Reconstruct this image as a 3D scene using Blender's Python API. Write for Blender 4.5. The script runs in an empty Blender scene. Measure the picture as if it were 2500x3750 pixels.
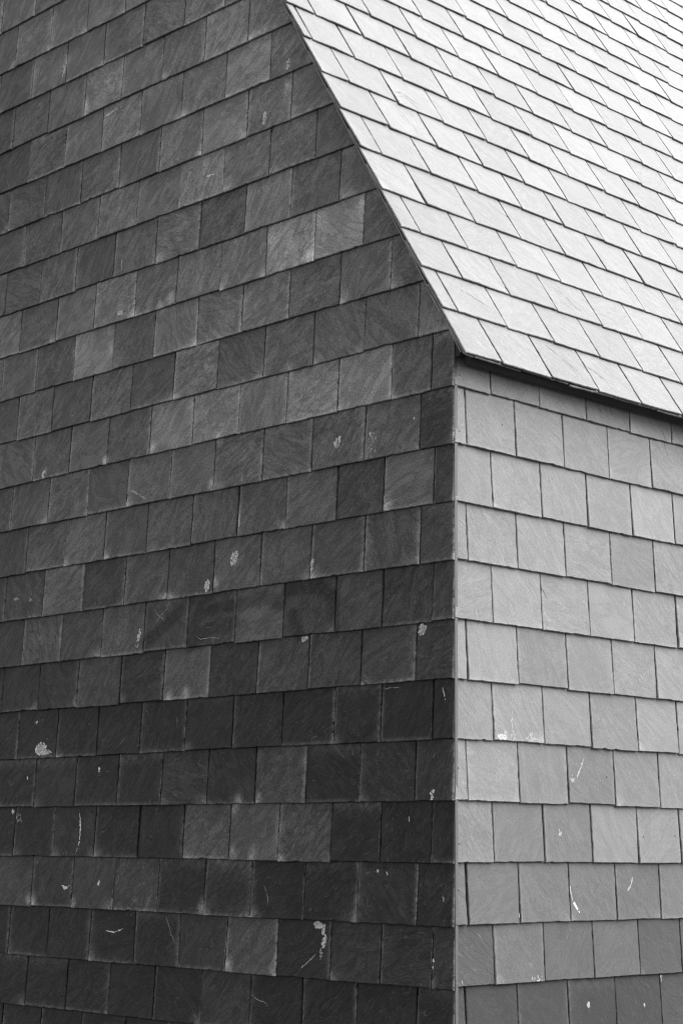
import bpy, math, random
from math import sin, cos, tan, radians, pi, sqrt, exp
from mathutils import Vector, Matrix, noise

sc = bpy.context.scene
COL = sc.collection
RND = random.Random(11)

# ------------------------------------------------------------------ camera
CAM_POS = Vector((-0.3745, -6.13116, 1.69064))
CAM_ROT = Matrix([[0.999951, -0.009943, 0.0], [-0.00178, -0.17904, -0.98384], [0.009783, 0.983792, -0.179049]])
cam_data = bpy.data.cameras.new("camera")
cam_data.sensor_fit = 'HORIZONTAL'
cam_data.sensor_width = 36.0
cam_data.lens = 97.70039343353915
cam_data.clip_start = 0.1
cam_data.clip_end = 2000.0
cam = bpy.data.objects.new("camera", cam_data)
COL.objects.link(cam)
M4 = CAM_ROT.to_4x4()
M4.translation = CAM_POS
cam.matrix_world = M4
sc.camera = cam

# ------------------------------------------------------------------ directions of the building
DL = Vector((-0.698107, 0.715994, 0.0)).normalized()        # along the gable, away from the corner
DR = Vector((0.715994, 0.698107, 0.0)).normalized()        # along the side wall, away from the corner
Z = Vector((0, 0, 1))
TH = radians(59.6476)                 # roof pitch
ZR = 2.2353 + 1.25                    # height where the roof plane meets the side wall plane
UP = DL * cos(TH) + Z * sin(TH)       # up the roof slope
NRF = -DL * sin(TH) + Z * cos(TH)     # roof normal

# ------------------------------------------------------------------ light: bright overcast, from the right
SUN_EL = radians(54)
SUN_TURN = radians(48)
SUN_DIR = ((-DL * cos(SUN_TURN) + DR * sin(SUN_TURN)) * cos(SUN_EL) + Z * sin(SUN_EL)).normalized()      # towards the sun
sun_data = bpy.data.lights.new("sun", 'SUN')
sun_data.energy = 3.9
sun_data.angle = radians(85)
sun_data.color = (1, 1, 1)
sun = bpy.data.objects.new("sun", sun_data)
COL.objects.link(sun)
sun.rotation_euler = SUN_DIR.to_track_quat('Z', 'Y').to_euler()
sun.location = (0, 0, 30)

world = bpy.data.worlds.new("World")
sc.world = world
world.use_nodes = True
wn = world.node_tree
wn.nodes.clear()
w_out = wn.nodes.new('ShaderNodeOutputWorld')
w_bg = wn.nodes.new('ShaderNodeBackground')
w_sky = wn.nodes.new('ShaderNodeTexSky')
w_sky.sky_type = 'NISHITA'
w_sky.sun_disc = False
w_sky.sun_elevation = SUN_EL
w_sky.sun_rotation = math.atan2(SUN_DIR.x, SUN_DIR.y)
w_bw = wn.nodes.new('ShaderNodeRGBToBW')           # black and white photograph: a neutral sky
wn.links.new(w_sky.outputs[0], w_bw.inputs[0])
wn.links.new(w_bw.outputs[0], w_bg.inputs['Color'])
w_bg.inputs['Strength'].default_value = 0.115
wn.links.new(w_bg.outputs[0], w_out.inputs[0])

sc.view_settings.view_transform = 'Standard'
sc.view_settings.look = 'None'
sc.view_settings.gamma = 1
sc.view_settings.exposure = 2.2
sc.cycles.filter_width = 1.1

# ------------------------------------------------------------------ materials
def N(nt, kind, **kw):
    n = nt.nodes.new(kind)
    for k, v in kw.items():
        if k.startswith('i_'):
            key = k[2:]
            n.inputs[int(key) if key.isdigit() else key].default_value = v
        else:
            setattr(n, k, v)
    return n

def new_mat(name):
    m = bpy.data.materials.new(name)
    m.use_nodes = True
    nt = m.node_tree
    b = nt.nodes['Principled BSDF']
    return m, nt, b

def math_node(nt, op, a, b=None, clamp=False):
    n = nt.nodes.new('ShaderNodeMath'); n.operation = op; n.use_clamp = clamp
    for i, v in enumerate((a, b)):
        if v is None: continue
        if isinstance(v, (int, float)): n.inputs[i].default_value = v
        else: nt.links.new(v, n.inputs[i])
    return n.outputs[0]

def ramp(nt, src, stops):
    r = nt.nodes.new('ShaderNodeValToRGB')
    e = r.color_ramp.elements
    e[0].position, e[0].color = stops[0][0], (stops[0][1],) * 3 + (1,)
    e[1].position, e[1].color = stops[-1][0], (stops[-1][1],) * 3 + (1,)
    for p, v in stops[1:-1]:
        x = e.new(p); x.color = (v,) * 3 + (1,)
    nt.links.new(src, r.inputs[0])
    return r.outputs[0]

def slate_material(name, amp):
    m, nt, b = new_mat(name)
    L = nt.links
    at = lambda nm: N(nt, 'ShaderNodeAttribute', attribute_name=nm, attribute_type='GEOMETRY')
    tone, chalk, rel, gco = at('tone').outputs['Fac'], at('chalk').outputs['Fac'], at('rel').outputs['Fac'], at('gco').outputs['Vector']
    def noise_tex(scale, detail, vec_scale=None, rough=0.55, dist=0.0):
        src = gco
        if vec_scale:
            mp = N(nt, 'ShaderNodeMapping'); mp.inputs['Scale'].default_value = vec_scale
            L.new(gco, mp.inputs['Vector']); src = mp.outputs[0]
        n = N(nt, 'ShaderNodeTexNoise')
        n.inputs['Scale'].default_value = scale; n.inputs['Detail'].default_value = detail
        n.inputs['Roughness'].default_value = rough; n.inputs['Distortion'].default_value = dist
        L.new(src, n.inputs['Vector'])
        return n.outputs['Fac']
    cloud = noise_tex(9, 4, None, 0.6)                              # slow blotches
    drip = noise_tex(1, 3, (60, 6, 1), 0.5)                         # streaks
    cleft = noise_tex(1, 5, (15, 40, 1), 0.66, 1.3)                  # riven grain along x of gco
    fine = noise_tex(150, 5, None, 0.8)
    speck = noise_tex(230, 2, None, 0.5)
    # contour lines of the riven layers
    layer = noise_tex(1, 2, (4.5, 13, 1), 0.5, 1.4)
    st = math_node(nt, 'MULTIPLY', layer, 9.0)
    fr = math_node(nt, 'FRACT', st)
    line = ramp(nt, fr, [(0.0, 1.0), (0.05, 0.25), (0.12, 0.0), (1.0, 0.0)])
    brk = ramp(nt, noise_tex(26, 3), [(0.50, 0.0), (0.64, 1.0)])
    scr = math_node(nt, 'MULTIPLY', math_node(nt, 'MULTIPLY', line, brk), rel)
    # colour
    f1 = math_node(nt, 'MULTIPLY_ADD', cloud, 0.7 * amp); nt.nodes[-1].inputs[2].default_value = 1 - 0.35 * amp
    rr = math_node(nt, 'MULTIPLY_ADD', math_node(nt, 'MINIMUM', rel, 1.0), 0.75); nt.nodes[-1].inputs[2].default_value = 0.25
    f2 = math_node(nt, 'MULTIPLY_ADD', math_node(nt, 'MULTIPLY', math_node(nt, 'SUBTRACT', cleft, 0.5), rr), 2.0 * amp); nt.nodes[-1].inputs[2].default_value = 1.0
    f3 = math_node(nt, 'MULTIPLY_ADD', fine, 3.4 * amp); nt.nodes[-1].inputs[2].default_value = 1 - 1.7 * amp
    base = math_node(nt, 'MULTIPLY', math_node(nt, 'MULTIPLY', math_node(nt, 'MULTIPLY', tone, f1), f2), f3)
    stp0 = math_node(nt, 'SUBTRACT', st, fr)
    wnz = N(nt, 'ShaderNodeTexWhiteNoise', noise_dimensions='1D'); L.new(stp0, wnz.inputs['W'])
    f4 = math_node(nt, 'MULTIPLY_ADD', wnz.outputs['Value'], 0.34 * amp); nt.nodes[-1].inputs[2].default_value = 1 - 0.17 * amp
    base = math_node(nt, 'MULTIPLY', base, f4)
    dots = ramp(nt, speck, [(0.70, 0.0), (0.78, 1.0)])
    base = math_node(nt, 'ADD', base, math_node(nt, 'MULTIPLY', dots, 0.05))
    base = math_node(nt, 'ADD', base, math_node(nt, 'MULTIPLY', scr, 0.085))
    ck = math_node(nt, 'MULTIPLY', chalk, math_node(nt, 'MULTIPLY_ADD', drip, 1.2)); nt.nodes[-1].inputs[2].default_value = 0.4
    ck = math_node(nt, 'MULTIPLY', chalk, ramp(nt, math_node(nt, 'ADD', math_node(nt, 'MULTIPLY', cleft, 0.45), math_node(nt, 'ADD', math_node(nt, 'MULTIPLY', fine, 0.4), math_node(nt, 'MULTIPLY', drip, 0.3))), [(0.46, 0.0), (0.72, 1.5)]))
    base = math_node(nt, 'ADD', base, math_node(nt, 'MULTIPLY', ck, 0.22))
    base = math_node(nt, 'MINIMUM', base, 0.75)
    cc = N(nt, 'ShaderNodeCombineColor')
    for i in range(3): L.new(base, cc.inputs[i])
    L.new(cc.outputs[0], b.inputs['Base Color'])
    b.inputs['Roughness'].default_value = 0.62
    b.inputs['Specular IOR Level'].default_value = 0.10
    # relief
    h = math_node(nt, 'MULTIPLY', cleft, 0.0040)
    stp = math_node(nt, 'SUBTRACT', st, fr)
    h = math_node(nt, 'ADD', h, math_node(nt, 'MULTIPLY', stp, 0.0005))
    h = math_node(nt, 'MULTIPLY', h, rel)
    h = math_node(nt, 'ADD', h, math_node(nt, 'MULTIPLY', fine, 0.0012))
    bp = N(nt, 'ShaderNodeBump'); bp.inputs['Strength'].default_value = 0.8
    bp.inputs['Distance'].default_value = 1.0
    L.new(h, bp.inputs['Height']); L.new(bp.outputs[0], b.inputs['Normal'])
    return m

def plain(name, v, rough=0.6, scale=40, amt=0.5, bump=0.0, metallic=0.0):
    m, nt, b = new_mat(name)
    tc = N(nt, 'ShaderNodeTexCoord')
    n = N(nt, 'ShaderNodeTexNoise'); n.inputs['Scale'].default_value = scale; n.inputs['Detail'].default_value = 6
    nt.links.new(tc.outputs['Object'], n.inputs['Vector'])
    f = math_node(nt, 'MULTIPLY', math_node(nt, 'MULTIPLY_ADD', n.outputs['Fac'], amt * 2), v)
    nt.nodes[-2].inputs[2].default_value = 1 - amt
    cc = N(nt, 'ShaderNodeCombineColor')
    for i in range(3): nt.links.new(f, cc.inputs[i])
    nt.links.new(cc.outputs[0], b.inputs['Base Color'])
    b.inputs['Roughness'].default_value = rough
    b.inputs['Metallic'].default_value = metallic
    if bump:
        bp = N(nt, 'ShaderNodeBump'); bp.inputs['Distance'].default_value = bump
        nt.links.new(n.outputs['Fac'], bp.inputs['Height']); nt.links.new(bp.outputs[0], b.inputs['Normal'])
    return m

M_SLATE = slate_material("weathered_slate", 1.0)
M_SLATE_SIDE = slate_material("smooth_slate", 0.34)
M_SLATE_ROOF = slate_material("roof_slate", 0.3)
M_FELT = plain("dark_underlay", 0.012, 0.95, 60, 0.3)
M_PAINT = plain("white_paint", 0.34, 0.8, 220, 0.6)
M_PALE = plain("pale_scratch", 0.15, 0.8, 220, 0.6)
M_CRACK = plain("dark_crack", 0.012, 0.9, 90, 0.3)
M_METAL = plain("weathered_zinc", 0.16, 0.5, 30, 0.3, 0.0, 0.3)
M_LEAD = plain("dark_lead", 0.025, 0.7, 40, 0.4)
M_NAIL = plain("dark_nail", 0.02, 0.5, 200, 0.3)
M_GROUND = plain("asphalt", 0.022, 0.9, 3, 0.4, 0.01)

# ------------------------------------------------------------------ mesh gathering
class Sheet:
    """vertices, faces and per-vertex slate attributes gathered for one mesh"""
    def __init__(s):
        s.v, s.f, s.m = [], [], []
        s.tone, s.chalk, s.rel, s.g = [], [], [], []
    def add(s, co, tone=0.1, chalk=0.0, rel=0.0, g=(0, 0, 0)):
        s.v.append(co); s.tone.append(tone); s.chalk.append(chalk); s.rel.append(rel); s.g.append(g)
        return len(s.v) - 1
    def face(s, idx, mat=0):
        s.f.append(tuple(idx)); s.m.append(mat)
    def build(s, name, mats, parent=None):
        me = bpy.data.meshes.new(name)
        me.from_pydata([tuple(c) for c in s.v], [], s.f)
        for mm in mats: me.materials.append(mm)
        me.polygons.foreach_set('material_index', s.m)
        for nm, data in (('tone', s.tone), ('chalk', s.chalk), ('rel', s.rel)):
            a = me.attributes.new(nm, 'FLOAT', 'POINT'); a.data.foreach_set('value', data)
        a = me.attributes.new('gco', 'FLOAT_VECTOR', 'POINT')
        a.data.foreach_set('vector', [c for g in s.g for c in g])
        me.update()
        o = bpy.data.objects.new(name, me)
        COL.objects.link(o)
        if parent: o.parent = parent
        return o

class Plane:
    """a slated plane: a runs along the courses, v up the slope, n outwards"""
    def __init__(s, O, A, V, Nn):
        s.O, s.A, s.V, s.N = O, A, V, Nn
        s.flip = A.cross(V).dot(Nn) < 0
        s.sheet = Sheet(); s.slates = []
    def pt(s, a, v, n): return s.O + s.A * a + s.V * v + s.N * n
    def quad(s, i, j, k, l, mat=0):
        s.sheet.face((i, j, k, l) if not s.flip else (l, k, j, i), mat)
    def tri(s, i, j, k, mat=0):
        s.sheet.face((i, j, k) if not s.flip else (k, j, i), mat)

T = 0.0088           # slate thickness
H = 0.2              # exposed height of a course
seed_n = [0]

def wob(x, y, z, amp):
    return amp * noise.noise(Vector((x, y, z)))

def slate(P, lo, hi, v0, tone, chalkf, fine=True, limit=None, rel=1.0, top=None, edge=1.0, length=0.42, lift=1.0):
    """one slate between a = lo and a = hi (functions of v allowed through limit), bottom edge at v0.
    The front leans out towards its bottom edge; tail and sides are dressed with an uneven bevel."""
    seed_n[0] += 1
    sd = seed_n[0] * 7.31
    r = random.Random(seed_n[0] * 101 + 7)
    rot = r.gauss(0, 0.004)                  # in-plane turn
    kick = r.uniform(-0.0003, 0.0028) * lift        # tail lifted off
    twist = r.gauss(0, 0.0011)               # one side of the tail lifted more
    gang = radians(r.gauss(42, 12)) * r.choice((1, 1, 1, 1, 1, 1, -1))
    gc, gs = cos(gang), sin(gang)
    goff = (r.uniform(-50, 50), r.uniform(-50, 50), 0)
    curl = r.gauss(0, 0.0012)
    nu = 16 if fine else 2
    vs = [0.0] + ([0.213 * k / 14 for k in range(1, 15)] if fine else [0.1, 0.213]) + [length]
    if top is not None and v0 + vs[-1] > top:      # cut off at a height
        hmax = max(top - v0, 0.012)
        vs = [q for q in vs if q < hmax - 0.002] + [hmax]
    w = hi - lo
    am = (lo + hi) / 2
    chips = []
    if fine:
        for e in range(3):
            for q in range(r.choice((0, 1, 1, 2))):
                chips.append((e, r.uniform(0.03, 0.97), r.uniform(0.0015, 0.0045) * edge, r.uniform(0.02, 0.06)))
    def chip(e, t):
        d = 0
        for (ee, tt, dep, wd) in chips:
            if ee == e: d += dep * exp(-((t - tt) / wd) ** 2)
        return d
    grid = []
    S = P.sheet
    for jv, dv in enumerate(vs):
        row = []
        l0, h0 = lo, hi
        if limit:
            l0, h0 = limit(lo, hi, v0 + dv)
        tv = min(dv / 0.2, 1.0)
        dl = wob(sd, dv * 40, 1, 0.0009) + wob(sd, dv * 160, 2, 0.0012) + chip(0, tv) if fine else 0
        dh = wob(sd + 3, dv * 40, 1, 0.0009) + wob(sd, dv * 160, 4, 0.0012) + chip(1, tv) if fine else 0
        if h0 - l0 < 0.004:
            l0 = h0 = min(max((l0 + h0) / 2, lo), hi); dl = dh = 0
        row_l, row_h = l0 + max(dl, -0.001), h0 - max(dh, -0.001)
        for i in range(nu + 1):
            u = i / nu
            a = row_l + (row_h - row_l) * u
            uu = (a - lo) / w
            db = (wob(a * 40, sd, 5, 0.0009) + wob(a * 150, sd, 6, 0.0013) + chip(2, uu)) if fine else 0
            v = v0 + dv + db * max(0.0, 1 - dv / 0.03)
            # in-plane turn
            a2 = a - rot * (v - v0 - 0.1)
            v2 = v + rot * (a - am)
            row.append((a2, v2, uu, dv))
        grid.append(row)
    T_ = T
    def front(a, v, uu, dv):
        n = -(T_ + 0.0009) * dv / H + kick * (1 - dv / H) + twist * (uu - 0.5) * 2 * max(0, 1 - dv / H)
        n += curl * ((uu - 0.5) ** 2 * 4 - 0.5) * max(0, 1 - dv / H)
        if fine: n += wob(a * 14, v * 14, sd, 0.0007)
        return n
    P.slates.append((lo, hi, v0, front, w))
    def put(a, v, uu, dv, n, ck=0.0):
        x, y = a - am, v - v0
        g = (gc * x - gs * y + goff[0], gs * x + gc * y + goff[1], sd % 13)
        dr = 1.0
        c = ck
        if chalkf:
            c, dr = chalkf(a, v, uu, dv / H)
            c += ck
        return S.add(P.pt(a, v, n), tone * dr, max(c, 0.0), rel, g)
    nv = len(vs)
    mid, fr = [], []
    back = {}
    for j in range(nv):
        rowi = []
        for i in range(nu + 1):
            a, v, uu, dv = grid[j][i]
            n = front(a, v, uu, dv)
            # bevel: pull the outermost ring in on the front
            if fine:
                bw = 0.0016 + 0.0013 * (0.5 + noise.noise(Vector((a * 90, v * 90, sd))))
                if j == 0: v += bw
                if i == 0: a += bw
                if i == nu: a -= bw
            rowi.append(put(a, v, uu, dv, n))
        fr.append(rowi)
    for j in range(nv - 1):
        for i in range(nu):
            P.quad(fr[j][i], fr[j][i + 1], fr[j + 1][i + 1], fr[j + 1][i])
    # boundary loop: down the left, along the tail, up the right
    loop = [(j, 0) for j in range(nv - 1, 0, -1)] + [(0, i) for i in range(nu + 1)] + [(j, nu) for j in range(1, nv)]
    ring1, ring2 = [], []
    pe0, pe1, pe2 = (max(0.0, r.gauss(0.0, 0.3)) for _ in range(3))
    for (j, i) in loop:
        a, v, uu, dv = grid[j][i]
        n = front(a, v, uu, dv)
        bd = (0.0022 + 0.0012 * noise.noise(Vector((a * 70, v * 70, sd + 9)))) if fine else 0.001
        ring1.append(put(a, v, uu, dv, n - bd, (pe0 if i == 0 else pe1 if i == nu else 0.3 * pe2) * edge))
        ring2.append(put(a, v, uu, dv, n - T))
    for k in range(len(loop) - 1):
        f0, f1 = fr[loop[k][0]][loop[k][1]], fr[loop[k + 1][0]][loop[k + 1][1]]
        P.quad(ring1[k], ring1[k + 1], f1, f0)
        P.quad(ring2[k], ring2[k + 1], ring1[k + 1], ring1[k])
    # back face
    P.sheet.face([ring2[k] for k in (range(len(loop)) if P.flip else reversed(range(len(loop))))])

def lin(x):
    x /= 255.0
    return x / 12.92 if x <= 0.04045 else ((x + 0.055) / 1.055) ** 2.4

# ------------------------------------------------------------------ courses (metres, on each plane)
GABLE={
 -1:(1.048,[0.169, 0.446, 0.715, 0.986, 1.258, 1.534, 1.811, 2.087, 2.366]),
 0:(1.246,[0.098, 0.334, 0.573, 0.847, 1.121, 1.392, 1.663, 1.946, 2.227, 2.505]),
 1:(1.446,[0.164, 0.445, 0.712, 0.991, 1.25, 1.525, 1.801, 2.073, 2.354]),
 2:(1.647,[0.102, 0.337, 0.576, 0.848, 1.114, 1.383, 1.655, 1.934, 2.213, 2.494]),
 3:(1.850,[0.176, 0.44, 0.709, 0.98, 1.248, 1.521, 1.797, 2.076, 2.359]),
 4:(2.051,[0.097, 0.338, 0.569, 0.836, 1.112, 1.382, 1.661, 1.939, 2.215, 2.494]),
 5:(2.251,[0.174, 0.436, 0.703, 0.977, 1.249, 1.523, 1.801, 2.084, 2.356, 2.626]),
 6:(2.448,[0.094, 0.333, 0.569, 0.84, 1.107, 1.385, 1.654, 1.934, 2.209, 2.49]),
 7:(2.649,[0.155, 0.425, 0.697, 0.973, 1.24, 1.516, 1.789, 2.067, 2.35, 2.635]),
 8:(2.849,[0.093, 0.331, 0.568, 0.835, 1.106, 1.376, 1.656, 1.934, 2.211, 2.486]),
 9:(3.049,[0.158, 0.427, 0.699, 0.969, 1.249, 1.518, 1.793, 2.058, 2.338, 2.618]),
 10:(3.250,[0.102, 0.295, 0.566, 0.839, 1.109, 1.386, 1.654, 1.932, 2.197, 2.461]),
 11:(3.450,[0.162, 0.43, 0.698, 0.97, 1.241, 1.511, 1.784, 2.059, 2.337, 2.601]),
 12:(3.652,[0.298, 0.562, 0.832, 1.102, 1.374, 1.647, 1.917, 2.194, 2.469, 2.737]),
 13:(3.851,[0.439, 0.698, 0.97, 1.238, 1.508, 1.779, 2.057, 2.329, 2.605]),
 14:(4.052,[0.568, 0.831, 1.095, 1.371, 1.651, 1.931, 2.199, 2.466, 2.733]),
 15:(4.252,[0.7, 0.959, 1.231, 1.508, 1.781, 2.052, 2.323, 2.601]),
 16:(4.448,[0.84, 1.098, 1.369, 1.643, 1.913, 2.187, 2.459, 2.738]),
 17:(4.647,[0.964, 1.23, 1.507, 1.78, 2.049, 2.318, 2.597]),
 18:(4.848,[1.099, 1.367, 1.641, 1.913, 2.182, 2.453, 2.728]),
 19:(5.048,[1.243, 1.502, 1.775, 2.052, 2.33, 2.591]),
 20:(5.246,[1.911, 2.182, 2.458, 2.736]),
 21:(5.455,[2.593, 2.865]),
}
SIDE={
 -1:(1.044,[0.066, 0.325, 0.591, 0.858, 1.122]),
 0:(1.255,[0.204, 0.464, 0.732, 0.996, 1.251]),
 1:(1.451,[0.072, 0.336, 0.604, 0.866, 1.131]),
 2:(1.651,[0.203, 0.466, 0.73, 1.001, 1.259]),
 3:(1.852,[0.072, 0.337, 0.602, 0.867, 1.138]),
 4:(2.055,[0.204, 0.47, 0.736, 1.006, 1.26]),
 5:(2.253,[0.072, 0.335, 0.605, 0.868, 1.13]),
 6:(2.453,[0.203, 0.467, 0.733, 0.999, 1.27]),
 7:(2.655,[0.076, 0.337, 0.6, 0.868, 1.135]),
 8:(2.853,[0.203, 0.47, 0.732, 0.998, 1.265]),
 9:(3.054,[0.071, 0.332, 0.6, 0.863, 1.127]),
 10:(3.253,[0.199, 0.464, 0.731, 0.997, 1.261]),
}
ROOF={
 0:(-0.164,[0.167, 0.435, 0.703, 0.958, 1.218]),
 1:(0.041,[0.057, 0.318, 0.578, 0.845, 1.108, 1.357]),
 2:(0.242,[0.193, 0.451, 0.722, 0.993, 1.253, 1.517]),
 3:(0.437,[0.077, 0.333, 0.605, 0.867, 1.129, 1.404, 1.653]),
 4:(0.630,[0.212, 0.484, 0.749, 1.016, 1.281, 1.538, 1.793]),
 5:(0.843,[0.092, 0.353, 0.624, 0.883, 1.143, 1.408, 1.667, 1.918]),
 6:(1.040,[0.236, 0.501, 0.766, 1.02, 1.297, 1.551, 1.795, 2.055]),
 7:(1.243,[0.123, 0.388, 0.648, 0.907, 1.172, 1.428, 1.682, 1.923, 2.198]),
 8:(1.443,[0.024, 0.252, 0.521, 0.788, 1.052, 1.311, 1.568, 1.829, 2.081, 2.343]),
 9:(1.639,[0.134, 0.396, 0.668, 0.925, 1.188, 1.441, 1.706, 1.964, 2.221, 2.461]),
 10:(1.830,[0.535, 0.807, 1.07, 1.327, 1.59, 1.842, 2.091, 2.355, 2.604]),
 11:(2.022,[0.949, 1.211, 1.462, 1.727, 1.978, 2.225, 2.496, 2.746]),
 12:(2.214,[1.342, 1.596, 1.865, 2.124, 2.374, 2.616, 2.88]),
 13:(2.405,[1.744, 1.999, 2.243, 2.497, 2.755, 3.013]),
 14:(2.587,[2.13, 2.386, 2.624, 2.9, 3.133]),
 15:(2.779,[2.271, 2.513, 2.756, 3.012, 3.28]),
 16:(2.968,[2.674, 2.913, 3.142, 3.398]),
 17:(3.147,[3.03, 3.288, 3.532]),
 18:(3.333,[3.434, 3.673]),
 19:(3.511,[3.803]),
}
NG= [(1.061, 4.953), (0.89, 4.907), (0.929, 4.755), (0.803, 4.726), (0.814, 4.555), (0.666, 4.489), (0.674, 4.357), (0.561, 4.302), (0.549, 4.147), (0.49, 4.223), (0.3, 3.895), (0.183, 3.699), (0.378, 3.553), (0.069, 3.491), (0.139, 3.634), (0.046, 3.29)]
NS= [(0.036, 3.292), (0.16, 3.338), (0.236, 3.333), (0.034, 3.095), (0.262, 3.157), (0.428, 3.327), (0.759, 3.333), (0.705, 3.343), (0.031, 1.958), (0.032, 1.563), (0.824, 1.955), (1.033, 1.746), (1.229, 1.751), (0.033, 1.712)]
# pale (high) or dark (low) look of each slate, from the corner outwards
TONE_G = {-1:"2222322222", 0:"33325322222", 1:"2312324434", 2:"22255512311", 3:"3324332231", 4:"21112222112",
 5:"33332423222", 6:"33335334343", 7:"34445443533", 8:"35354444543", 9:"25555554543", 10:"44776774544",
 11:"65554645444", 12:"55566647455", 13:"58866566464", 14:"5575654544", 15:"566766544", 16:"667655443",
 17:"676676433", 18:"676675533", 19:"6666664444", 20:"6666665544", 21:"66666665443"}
TONE_S = {-1:"211112", 0:"354433", 1:"555555", 2:"766777", 3:"887677", 4:"888788", 5:"887788", 6:"888888",
 7:"888877", 8:"888898", 9:"888888", 10:"888888"}
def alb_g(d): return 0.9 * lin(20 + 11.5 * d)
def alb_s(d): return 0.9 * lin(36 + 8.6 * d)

HOUSE = bpy.data.objects.new("slate_building", None)
COL.objects.link(HOUSE)
HOUSE['label'] = "slate-clad building with a dark gable, paler side wall and steep bright slate roof"
HOUSE['category'] = "building"

# ------------------------------------------------------------------ gable wall
GW, RUN = 5.0, 5.0            # width of the gable, length of the side wall
PG = Plane(Vector((0, 0, 0)), DL, Z, -DR)
PS = Plane(Vector((0, 0, 0)), DR, Z, -DL)
PR = Plane(Vector((0, 0, ZR)), DR, UP, NRF)

# ghost of cleaned-off graffiti and soft pale blooms on the gable (s, z, radius, strength)
GHOST = [[(1.321,2.581),(1.103,2.589),(0.952,2.609),(0.855,2.574)], [(1.645,2.483),(1.506,2.555),(1.376,2.633)],
 [(1.370,2.477),(1.308,2.614),(1.257,2.650)], [(1.375,2.457),(1.253,2.509),(1.112,2.524)],
 [(0.828,2.623),(0.662,2.621),(0.576,2.569),(0.570,2.462)], [(0.789,2.524),(0.759,2.458)]]
def seg_d(px, py, a, b):
    ax, ay = a; bx, by = b
    dx, dy = bx - ax, by - ay
    t = max(0, min(1, ((px - ax) * dx + (py - ay) * dy) / (dx * dx + dy * dy)))
    return math.hypot(px - ax - t * dx, py - ay - t * dy)
def ghost(a, v):
    if not (0.5 < a < 1.75 and 2.4 < v < 2.72): return 1.0
    d = min(seg_d(a, v, p, q) for line in GHOST for p, q in zip(line, line[1:]))
    return 1.0 - 0.47 * max(0.0, min(1.0, (0.034 - d) / 0.012))

BLOOM = [(0.722, 3.873), (2.172, 4.889), (1.119, 4.473), (2.353, 3.866), (1.539, 3.869), (1.606, 3.861), (1.401, 3.426), (1.636, 3.27), (1.941, 3.26), (1.257, 3.076), (1.937, 3.748), (1.226, 2.687), (2.37, 1.461), (2.333, 1.462), (2.063, 1.463), (1.1, 1.835), (1.095, 1.667), (1.261, 1.472), (0.961, 1.862), (1.066, 1.86), (0.984, 1.665), (1.101, 1.263), (0.862, 1.269), (1.483, 2.262), (1.383, 2.267), (0.826, 3.443), (0.31, 2.871), (2.329, 5.149), (0.868, 4.587), (1.225, 3.251), (0.696, 4.016), (0.456, 4.014)]

def chalk_for(r, pale, strong=1.0, ghosted=False, box=None):
    """pale bloom along some of the edges of a slate and in its lower corners"""
    e = [r.random() for _ in range(3)]
    el = (0.45 if e[0] > 0.62 else 0.0) * pale
    er = (0.5 if e[1] > 0.5 else 0.0) * pale
    eb = (0.5 if e[2] > 0.7 else 0.03) * pale
    cl = (r.random() > 0.8) * r.uniform(0.4, 1.2) * pale
    cr = (r.random() > 0.75) * r.uniform(0.4, 1.2) * pale
    top = (r.random() > 0.85) * r.uniform(0.2, 0.5) * pale
    wl, wr, wb = (r.uniform(0.012, 0.05) for _ in range(3))
    near = [(s0, z0, 1.0) for (s0, z0) in BLOOM if ghosted and box and box[0] - .01 < s0 < box[1] + .01 and box[2] - .01 < z0 < box[2] + .21]
    def f(a, v, uu, vv):
        c = el * exp(-uu / wl) + er * exp(-(1 - uu) / wr) + eb * exp(-vv / wb)
        c += cl * exp(-(uu * uu + vv * vv) / 0.02) + cr * exp(-((1 - uu) ** 2 + vv * vv) / 0.02)
        c += top * exp(-((1 - vv) / 0.15) ** 2)
        if vv > 1.2: c = 0
        elif near:
            for (s0, z0, q) in near: c += 0.8 * q * exp(-((a - s0) / 0.017) ** 2 - ((v - z0) / 0.026) ** 2)
        return c * strong, (ghost(a, v) if ghosted else 1.0)
    return f

PERP = 0.031
def verge_s(z):      # s of the cut edge of the gable slates at height z (they stop below the roof)
    return (z - ZR + PERP / cos(TH)) / tan(TH)
RIDGE_S = GW / 2
def lim_gable(lo, hi, v):
    s0 = verge_s(v)
    s1 = GW - s0
    return max(lo, s0), min(hi, s1)

def limit_on(z): return z + 0.45 > ZR - 0.1

def extend(js, end, r):
    js = list(js)
    while js[-1] < end:
        js.append(js[-1] + 0.2715 + r.uniform(-0.008, 0.008))
    return js

def corner_gable(z0, inner):
    def f(lo, hi, v):
        if inner: lo, hi = inner(lo, hi, v)
        return max(lo, 0.002 + max(0.0, min(1.0, (v - z0 - 0.198) / 0.012)) * 0.02), hi
    return f
def corner_side(z0):
    def f(lo, hi, v):
        t = max(0.0, (v - z0) / 0.2)
        return lo + 0.0030 * t + (0.012 if t > 1.04 else 0.0), hi
    return f

def digit(tab, row, k, default):
    t = tab.get(row)
    if t is None or k >= len(t): return default
    return int(t[k])

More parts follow.
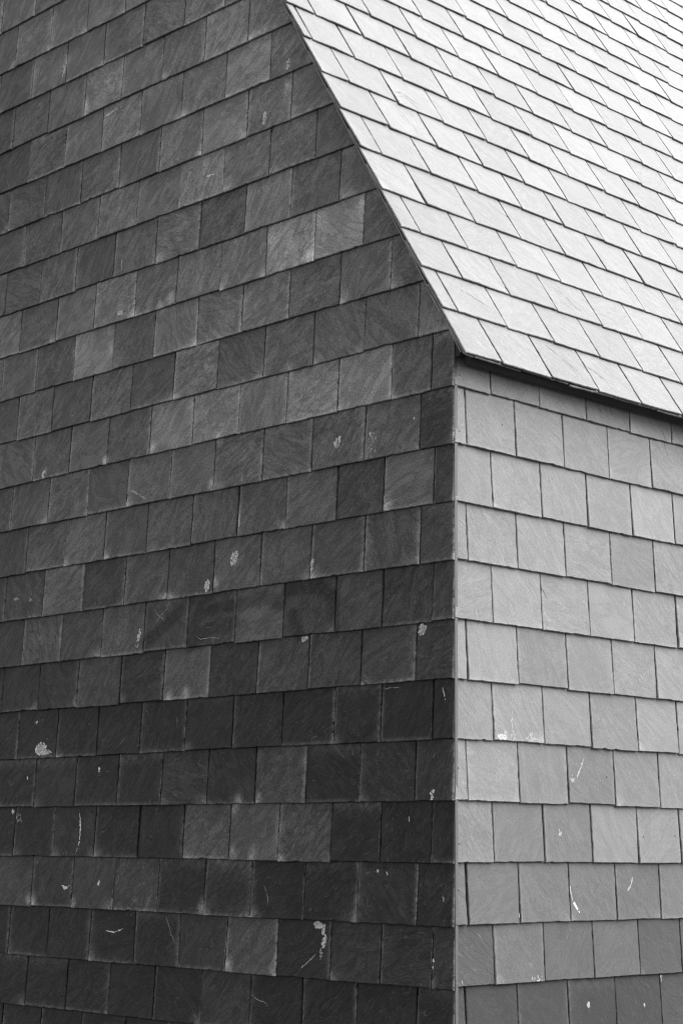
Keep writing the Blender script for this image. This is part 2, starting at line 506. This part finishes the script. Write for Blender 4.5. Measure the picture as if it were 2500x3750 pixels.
r = random.Random(5)
zs = {k: GABLE[k][0] for k in GABLE}
all_rows = list(range(-7, 33))
for k in all_rows:
    z0 = zs.get(k, 1.247 + 0.2004 * k)
    if z0 < 0.02: z0 = 0.02
    js = list(GABLE[k][1]) if k in GABLE else []
    lo_v = verge_s(z0)
    if k in (19, 20, 21):
        while js[0] - 0.272 > lo_v + 0.06: js.insert(0, js[0] - 0.272)
    if not js:
        js = [0.169 + (0.136 if k % 2 else 0.0) + r.uniform(-0.006, 0.006)]
        while js[0] < lo_v + 0.08: js[0] += 0.2715
        if k < 0: js[0] = 0.100 if k % 2 == 0 else 0.169; js.append(0.336 if k % 2 == 0 else 0.446)
    js = extend(js, GW, r)
    js = [j for j in js if j < GW - 0.03] + [GW]
    edges = [0.002] + js
    for i in range(len(edges) - 1):
        lo, hi = edges[i], edges[i + 1]
        if lo_v > hi - 0.01 or GW - lo_v < lo + 0.01: continue
        visible = lo < 3.0 and z0 > 0.75 and z0 < 5.95
        g0, g1 = r.uniform(0.0014, 0.0040), r.uniform(0.0014, 0.0040)
        if r.random() < 0.12: g1 += 0.003
        dflt = 2 if k < 0 else min(6, 3 + k * 0.2)
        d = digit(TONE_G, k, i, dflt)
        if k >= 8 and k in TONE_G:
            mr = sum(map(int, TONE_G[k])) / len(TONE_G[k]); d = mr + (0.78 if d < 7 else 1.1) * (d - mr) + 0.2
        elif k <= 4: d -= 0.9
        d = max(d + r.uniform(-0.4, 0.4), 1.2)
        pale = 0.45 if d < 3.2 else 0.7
        cf = chalk_for(r, pale, 1.0, True, (lo, hi, z0))
        tp = None
        if limit_on(z0):
            tp = ZR - PERP / cos(TH) + tan(TH) * min(hi - g1, GW - lo)
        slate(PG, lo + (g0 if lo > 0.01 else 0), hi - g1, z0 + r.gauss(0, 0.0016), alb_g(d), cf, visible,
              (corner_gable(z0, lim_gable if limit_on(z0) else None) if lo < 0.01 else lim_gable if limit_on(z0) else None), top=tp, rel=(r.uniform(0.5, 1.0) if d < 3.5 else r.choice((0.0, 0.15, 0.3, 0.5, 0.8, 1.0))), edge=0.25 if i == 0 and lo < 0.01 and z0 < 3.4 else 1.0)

# ------------------------------------------------------------------ side wall
zs = {k: SIDE[k][0] for k in SIDE}
for k in range(-7, 11):
    z0 = zs.get(k, 1.247 + 0.2004 * k)
    if z0 < 0.02: z0 = 0.02
    js = list(SIDE[k][1]) if k in SIDE else ([0.203] if k % 2 == 0 else [0.072, 0.336])
    while js[-1] < RUN: js.append(js[-1] + 0.2655 + r.uniform(-0.006, 0.006))
    js = [j for j in js if j < RUN - 0.03] + [RUN]
    edges = [0.0095] + js
    for i in range(len(edges) - 1):
        lo, hi = edges[i], edges[i + 1]
        visible = lo < 1.7 and z0 > 0.75
        g0, g1 = r.uniform(0.0012, 0.0032), r.uniform(0.0012, 0.0032)
        if r.random() < 0.15: g0 += 0.003
        if k == 1 and i == 0: g1 = 0.007
        d = digit(TONE_S, k, i, 2 if k < 1 else (5 if k < 4 else 8)) + r.uniform(-0.4, 0.4)
        cf = chalk_for(r, 0.35, 0.6)
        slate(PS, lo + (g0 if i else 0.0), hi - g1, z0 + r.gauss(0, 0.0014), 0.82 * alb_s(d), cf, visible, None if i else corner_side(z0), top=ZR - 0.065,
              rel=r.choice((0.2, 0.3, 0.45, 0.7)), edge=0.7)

# ------------------------------------------------------------------ roof
T = 0.0068           # the roof slates are thinner
RSL = {0:-.009,1:-.0156,2:-.011,3:-.007,4:-.006,5:-.019,6:-.0245,7:-.027,8:-.028,9:-.031,10:-.031,11:-.032,12:-.034,13:-.037,14:-.04,15:-.043,16:-.045,17:-.045,18:-.045,19:-.045}
LEN_R = RIDGE_S / cos(TH)
RX0 = -0.020
vlast = 0
for k in range(-1, 27):
    if k == -1:
        v0f = lambda a: -0.164 - .0094 * (a - .70)          # doubled course under the eaves
        js = [0.03]
    elif k in ROOF:
        vm, js = ROOF[k][0], list(ROOF[k][1])
        rm = sum(js) / len(js)
        if k >= 18: rm = 3.2; vm = 3.333 + 0.19 * (k - 18)
        sl = RSL[k]
        v0f = (lambda vm, rm, sl: (lambda a: vm + sl * (max(-0.02, min(a, 4.6)) - rm)))(vm, rm, sl)
    else:
        vm = 3.511 + 0.19 * (k - 19); rm = 3.2; js = [1.6 + (0.13 if k % 2 else 0)]
        v0f = (lambda vm, rm: (lambda a: vm - .045 * (max(-0.02, min(a, 4.6)) - rm)))(vm, rm)
    if v0f(0) > LEN_R - 0.1: break
    while js[0] - 0.2625 > 0.04: js.insert(0, js[0] - 0.2625 + r.uniform(-0.004, 0.004))
    if js[0] > 0.16 and js[0] - 0.2625 < -0.03 and js[0] > 0.25: js.insert(0, js[0] - 0.2)
    while js[-1] < RUN: js.append(js[-1] + 0.258 + r.uniform(-0.006, 0.006))
    js = [j for j in js if j < RUN - 0.03] + [RUN + 0.02]
    edges = [RX0] + js
    for i in range(len(edges) - 1):
        lo, hi = edges[i], edges[i + 1]
        am = (lo + hi) / 2
        v0 = v0f(am)
        visible = lo < 0.2 * k + 2.4 and k < 22
        g0, g1 = r.uniform(0.0016, 0.0050), r.uniform(0.0016, 0.0050)
        d = 6.0 + r.uniform(-0.45, 0.45)
        if k == -1:
            off = PR.O.copy(); PR.O = PR.O - NRF * 0.0095
        slate(PR, lo + (g0 if i else 0.0), hi - g1, v0 + r.gauss(0, 0.0018), alb_s(d), chalk_for(r, 0.25, 0.4), visible, None,
              rel=r.choice((0.3, 0.5, 0.7, 0.9)), length=0.33 if i == 0 else 0.42, edge=0.3 if i == 0 else 0.6, lift=0.4)
        if k == -1: PR.O = off

# ------------------------------------------------------------------ marks: paint flecks, scratches, cracks
def surf(P, a, v):
    best = None
    for (lo, hi, v0, front, w) in P.slates:
        if lo <= a <= hi and v0 <= v <= v0 + 0.216:
            n = front(a, v, (a - lo) / w, v - v0)
            if best is None or v0 > best[1]: best = (n, v0)
    return None if best is None else best[0]

def fleck(P, a, v, ra, rv, mat, r, ang=0.0):
    n = surf(P, a, v)
    if n is None: return
    pts = []
    k = 9
    ph = r.uniform(0, 6)
    for q in range(k):
        t = 2 * pi * q / k
        rad = r.uniform(0.55, 1.15)
        x, y = ra * cos(t + 0.2) * rad, rv * sin(t + 0.2) * rad
        x, y = x * cos(ang) - y * sin(ang), x * sin(ang) + y * cos(ang)
        nn = surf(P, a + x, v + y)
        if nn is None or abs(nn - n) > 0.003: x, y = x * 0.2, y * 0.2; nn = n
        pts.append(P.sheet.add(P.pt(a + x, v + y, max(nn, n - 0.001) + 0.0005), 0.6))
    c = P.sheet.add(P.pt(a, v, n + 0.0009), 0.6)
    for q in range(k): P.tri(c, pts[q], pts[(q + 1) % k], mat)

def speckle(P, a, v, ra, rv, n, mat, seed, lean=0.0, size=0.0062):
    r = random.Random(seed)
    if mat == 1 and n >= 20:
        speckle(P, a, v, ra * 0.8, rv * 0.8, n // 2, 2, seed + 5000, lean, 0.010)
    for _ in range(n):
        t = r.uniform(0, 2 * pi); q = sqrt(r.random())
        x, y = ra * q * cos(t), rv * q * sin(t)
        x += lean * y
        s = size * r.uniform(0.4, 1.1)
        fleck(P, a + x, v + y, s * 0.6, s, mat, r, r.uniform(-0.6, 0.6))

def stroke(P, pts, w, mat, seed, jit=0.002):
    r = random.Random(seed)
    path = []
    for p, q in zip(pts, pts[1:]):
        L = math.hypot(q[0] - p[0], q[1] - p[1]); m = max(2, int(L / 0.006))
        for i in range(m): 
            t = i / m
            path.append((p[0] + (q[0] - p[0]) * t + r.gauss(0, jit * 0.5), p[1] + (q[1] - p[1]) * t + r.gauss(0, jit * 0.5)))
    path.append(pts[-1])
    prev = None
    M = len(path)
    for i, (a, v) in enumerate(path):
        n = surf(P, a, v)
        if n is None: prev = None; continue
        a0, v0 = path[max(0, i - 1)]; a1, v1 = path[min(M - 1, i + 1)]
        dx, dy = a1 - a0, v1 - v0; L = math.hypot(dx, dy) or 1
        ww = w * r.uniform(0.45, 1.2) * min(1, 4 * (i + 0.6) / M, 4 * (M - i - 0.4) / M)
        ox, oy = -dy / L * ww / 2, dx / L * ww / 2
        cur = (P.sheet.add(P.pt(a + ox, v + oy, n + 0.0005), 0.6), P.sheet.add(P.pt(a - ox, v - oy, n + 0.0005), 0.6), n)
        if prev and abs(prev[2] - n) < 0.003 and r.random() > 0.12: P.quad(prev[1], cur[1], cur[0], prev[0], mat)
        prev = cur

W_, PALE_, CR_ = 1, 2, 3
for i, (a, v, ra, rv, n, m) in enumerate([
    (0.564, 3.137, .016, .024, 26, W_), (1.120, 2.770, .022, .028, 60, W_), (0.686, 2.693, .010, .026, 20, PALE_),
    (0.686, 2.700, .007, .020, 10, W_), (1.272, 2.679, .016, .022, 40, W_), (0.148, 2.425, .017, .020, 50, W_), (0.731, 2.437, .018, .008, 22, W_),
    (1.685, 2.520, .009, .024, 22, W_), (1.690, 2.490, .012, .020, 16, PALE_), (2.323, 2.090, .040, .026, 110, W_), (2.300, 2.074, .060, .008, 40, W_),
    (2.415, 1.973, .006, .006, 5, W_), (1.92, 1.995, .006, .010, 7, W_), (2.347, 5.113, .010, .026, 26, W_), (2.352, 5.15, .014, .05, 20, PALE_),
    (1.924, 4.904, .007, .05, 24, PALE_), (0.989, 4.497, .010, .026, 30, W_), (0.857, 4.680, .020, .026, 24, PALE_), (0.857, 4.68, .012, .02, 14, W_),
    (1.873, 3.886, .022, .009, 26, W_), (2.372, 3.276, .020, .022, 26, PALE_), (2.38, 3.268, .01, .015, 16, W_), (1.305, 3.564, .016, .022, 20, PALE_),
    (0.384, 3.097, .030, .045, 30, PALE_), (0.398, 3.145, .003, .003, 3, W_), (0.184, 3.165, .003, .003, 3, W_),
    (0.640, 1.430, .024, .010, 50, W_), (0.612, 1.415, .007, .018, 22, W_), (0.606, 1.375, .010, .022, 34, W_), (0.618, 1.335, .008, .024, 14, PALE_),
    (2.55, 2.74, .02, .006, 12, PALE_), (2.44, 2.73, .01, .01, 8, PALE_), (2.37, 2.20, .01, .006, 4, W_), (1.90, 1.545, .006, .02, 10, W_),
    (0.35, 1.62, .004, .006, 4, W_), (0.092, 1.325, .006, .014, 10, W_), (0.093, 1.872, .008, .022, 16, W_),
    (2.47, 1.80, .03, .02, 16, PALE_), (2.52, 1.83, .012, .012, 12, W_)]):
    speckle(PG, a, v, ra, rv, n, m, 300 + i, -0.15)
GS = [([(2.042,4.806),(1.97,4.815),(1.905,4.82)], .017, PALE_), ([(2.035,4.804),(1.98,4.814),(1.95,4.82)], .007, W_), ([(1.97,4.82),(1.955,4.845)], .010, PALE_), ([(2.049,1.836),(2.031,1.773),(2.030,1.711),(2.051,1.655)], .006, W_),
 ([(2.035,1.79),(2.031,1.75)], .013, W_), ([(2.144,1.533),(2.119,1.523),(2.09,1.534)], .011, W_),
 ([(1.845,1.365),(1.784,1.362),(1.734,1.378)], .006, W_), ([(1.794,3.134),(1.637,3.056)], .010, PALE_),
 ([(1.434,4.281),(1.392,4.334),(1.338,4.349)], .0032, PALE_), ([(1.34,4.349),(1.284,4.345)], .008, W_),
 ([(1.875,4.132),(1.872,4.066)], .008, PALE_), ([(1.076,3.092),(1.080,3.056)], .007, PALE_), ([(1.09,2.939),(1.092,2.869)], .006, W_),
 ([(0.046,1.540),(0.045,1.524)], .005, W_), ([(0.206,1.798),(0.204,1.782)], .004, W_), ([(0.308,1.614),(0.304,1.605)], .006, W_),
 ([(0.726,1.273),(0.639,1.333)], .006, PALE_), ([(1.48,1.437),(1.441,1.37),(1.408,1.333)], .0032, PALE_),
 ([(1.60,2.62),(1.57,2.59),(1.55,2.58),(1.53,2.565)], .003, PALE_), ([(1.5,2.655),(1.52,2.61),(1.56,2.585),(1.59,2.55)], .003, PALE_),
 ([(1.33,2.49),(1.30,2.475),(1.24,2.478),(1.19,2.47)], .0032, PALE_),
 ([(0.33,2.235),(0.25,2.235)], .0032, PALE_),
 ([(0.99,1.18),(0.95,1.16),(0.90,1.15),(0.88,1.13)], .003, PALE_),
 ([(0.92,1.56),(0.90,1.53),(0.89,1.49)], .0032, PALE_), ([(0.055,2.225),(0.045,2.2),(0.04,2.18)], .005, W_)]
for i, (p, w, m) in enumerate(GS): stroke(PG, p, w, m, 500 + i)
GC = [([(0.2955,3.37),(0.2955,3.33),(0.2965,3.27)], .008), ([(1.98,4.86),(1.93,4.862),(1.90,4.845)], .003), ([(1.93,5.0),(1.945,4.94)], .0025), ([(1.70,5.19),(1.745,5.10),(1.73,5.13)], .003), ([(0.06,3.02),(0.075,2.965),(0.085,2.93)], .006)]
for i, (p, w) in enumerate(GC): stroke(PG, p, w, CR_, 600 + i)
# side wall
SS = [([(0.606,1.590),(0.608,1.558),(0.619,1.517)], .006, PALE_), ([(0.617,1.520),(0.653,1.480)], .010, W_), ([(0.933,1.554),(0.955,1.574)], .008, PALE_), ([(0.955,1.574),(0.968,1.60)], .007, PALE_),
 ([(0.115,2.49),(0.124,2.458)], .006, PALE_), ([(0.474,2.518),(0.507,2.485)], .007, PALE_), ([(0.698,2.015),(0.668,1.97),(0.645,1.94)], .009, PALE_),
 ([(0.04,1.28),(0.045,1.255)], .0032, PALE_)]
for i, (p, w, m) in enumerate(SS): stroke(PS, p, w, m, 700 + i)
for i, (p, w) in enumerate([([(0.462,2.634),(0.471,2.598),(0.499,2.57)], .0035), ([(0.80,3.36),(0.81,3.31),(0.83,3.27)], .003), ([(0.87,3.36),(0.885,3.29)], .003), ([(1.2,3.3),(1.23,3.22),(1.245,3.18)], .003)]): stroke(PS, p, w, CR_, 750 + i)
for i, (a, v, ra, rv, n, m) in enumerate([(0.245,2.068,.024,.008,26,W_), (0.262,2.078,.010,.014,16,PALE_), (0.30,2.075,.012,.020,14,PALE_), (0.30,2.13,.004,.05,10,PALE_),
    (0.395,2.068,.030,.010,24,PALE_), (0.40,2.083,.012,.008,12,PALE_), (0.44,2.066,.015,.008,10,PALE_), (0.555,1.754,.010,.014,14,PALE_), (0.702,1.166,.007,.008,14,PALE_), (1.019,1.148,.005,.008,8,PALE_),
    (0.625,1.945,.012,.016,12,PALE_), (0.42,1.266,.030,.012,14,PALE_), (0.335,1.47,.006,.012,8,PALE_), (1.13,1.24,.008,.014,8,PALE_)]):
    speckle(PS, a, v, ra, rv, n, m, 800 + i)
speckle(PS, 0.700, 1.147, .010, .008, 10, CR_, 850)
# hairline cracks on the roof slates
RC = [([(0.12,0.20),(0.2,0.165),(0.27,0.13)], .0025), ([(0.50,0.03),(0.56,-0.02),(0.60,-0.06),(0.64,-0.10)], .003), ([(0.78,0.40),(0.84,0.36),(0.87,0.30),(0.91,0.27)], .0035),
      ([(0.40,1.33),(0.45,1.35),(0.50,1.33),(0.54,1.30)], .003), ([(0.41,1.31),(0.46,1.33),(0.53,1.27)], .0025), ([(0.69,-0.03),(0.74,-0.05),(0.80,-0.10)], .0025)]
for i, (p, w) in enumerate(RC): stroke(PR, p, w, CR_, 900 + i)

# ------------------------------------------------------------------ backing behind the slates (kept inside each part's mesh)
def backing(P, poly, n, thick, mat=4):
    f = [P.sheet.add(P.pt(a, v, n), 0.02) for a, v in poly]
    b = [P.sheet.add(P.pt(a, v, n - thick), 0.02) for a, v in poly]
    m = len(poly)
    P.sheet.face(f if not P.flip else f[::-1], mat)
    P.sheet.face(b[::-1] if not P.flip else b, mat)
    for i in range(m):
        j = (i + 1) % m
        P.quad(b[i], b[j], f[j], f[i], mat)
zc = ZR - 0.045 / cos(TH)
backing(PG, [(0.030, 0.0), (GW, 0.0), (GW, zc), (GW / 2, zc + tan(TH) * GW / 2), (0.030, zc + tan(TH) * 0.030)], -0.028, 0.2)
backing(PS, [(0.2285, 0.0), (RUN, 0.0), (RUN, ZR - 0.06), (0.2285, ZR - 0.06)], -0.028, 0.2)
backing(PR, [(0.040, -0.148), (RUN, -0.148), (RUN, LEN_R), (0.040, LEN_R)], -0.0285, 0.03)
MATS = [M_SLATE, M_PAINT, M_PALE, M_CRACK, M_FELT]
gable = PG.sheet.build("gable_wall", MATS, HOUSE)
gable['label'] = "dark slate-hung gable wall with white paint flecks and faint scrubbed graffiti"
side = PS.sheet.build("side_wall", [M_SLATE_SIDE] + MATS[1:], HOUSE)
side['label'] = "paler grey slate-hung side wall below the eaves"
roof = PR.sheet.build("roof", [M_SLATE_ROOF] + MATS[1:], HOUSE)
roof['label'] = "steep bright slate roof with a sloping verge and shadowed eaves"

# ------------------------------------------------------------------ trim
def bar(S, P, a0, a1, v0, v1, n0, n1, mat=0):
    c = [S.add(P.pt(a, v, n)) for n in (n0, n1) for v in (v0, v1) for a in (a0, a1)]
    for q in ((0, 2, 3, 1), (4, 5, 7, 6), (0, 1, 5, 4), (1, 3, 7, 5), (3, 2, 6, 7), (2, 0, 4, 6)):
        S.face([c[i] for i in q], mat)
S = Sheet()      # thin metal strip along the verge, between the gable slates and the roof slates
bar(S, PR, -0.011, 0.0035, -0.135, LEN_R, -0.0268, -0.0242)
S.build("verge_trim", [M_METAL], roof)
S = Sheet()      # thin lead strip folded round the corner, behind the edges of the slates
bar(S, PG, 0.0004, 0.0016, 0.0, ZR - 0.09, -0.024, -0.0105)
S.build("corner_strip", [M_LEAD], gable)
S = Sheet()      # dark board added as a black band for the shade under the eaves
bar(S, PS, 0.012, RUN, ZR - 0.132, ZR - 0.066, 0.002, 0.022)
S.build("eave_shade_board", [M_FELT], roof)
# ridge capping and far side, so that the house is closed
PB = Plane(Vector((0, 0, ZR)) + DL * GW, DR, (-DL * cos(TH) + Z * sin(TH)), (DL * sin(TH) + Z * cos(TH)))
S = Sheet()
bar(S, PB, -0.02, RUN + 0.02, -0.16, LEN_R - 0.02, -0.03, 0.0)
rb = S.build("roof_slope", [M_SLATE_ROOF], roof)

# ------------------------------------------------------------------ nails
def nail_mesh():
    S = Sheet()
    k = 10
    prof = [(0.0036, -0.004), (0.0036, 0.0006), (0.0026, 0.0014), (0.001, 0.0017)]
    rings = []
    for rad, h in prof:
        rings.append([S.add(Vector((rad * cos(2 * pi * q / k), rad * sin(2 * pi * q / k), h))) for q in range(k)])
    for p, q in zip(rings, rings[1:]):
        for i in range(k): S.face((p[i], p[(i + 1) % k], q[(i + 1) % k], q[i]))
    S.face(rings[-1])
    return S
first = None
for P, pts, par in ((PG, NG, gable), (PS, NS, side)):
    for a, v in pts:
        n = surf(P, a, v)
        if n is None: continue
        if first is None:
            o = nail_mesh().build("nail", [M_NAIL], par); first = o
        else:
            o = first.copy(); COL.objects.link(o); o.parent = par
        X = P.A if not P.flip else -P.A
        o.matrix_world = Matrix.Translation(P.pt(a, v, n)) @ Matrix((X, P.V, P.N)).transposed().to_4x4()

# ------------------------------------------------------------------ ground
S = Sheet()
R = 400
S.face([S.add(Vector(p)) for p in ((-R, -R, 0), (R, -R, 0), (R, R, 0), (-R, R, 0))])
g = S.build("ground", [M_GROUND])
g['kind'] = 'structure'
g['label'] = "dark asphalt ground around the slate-clad building"
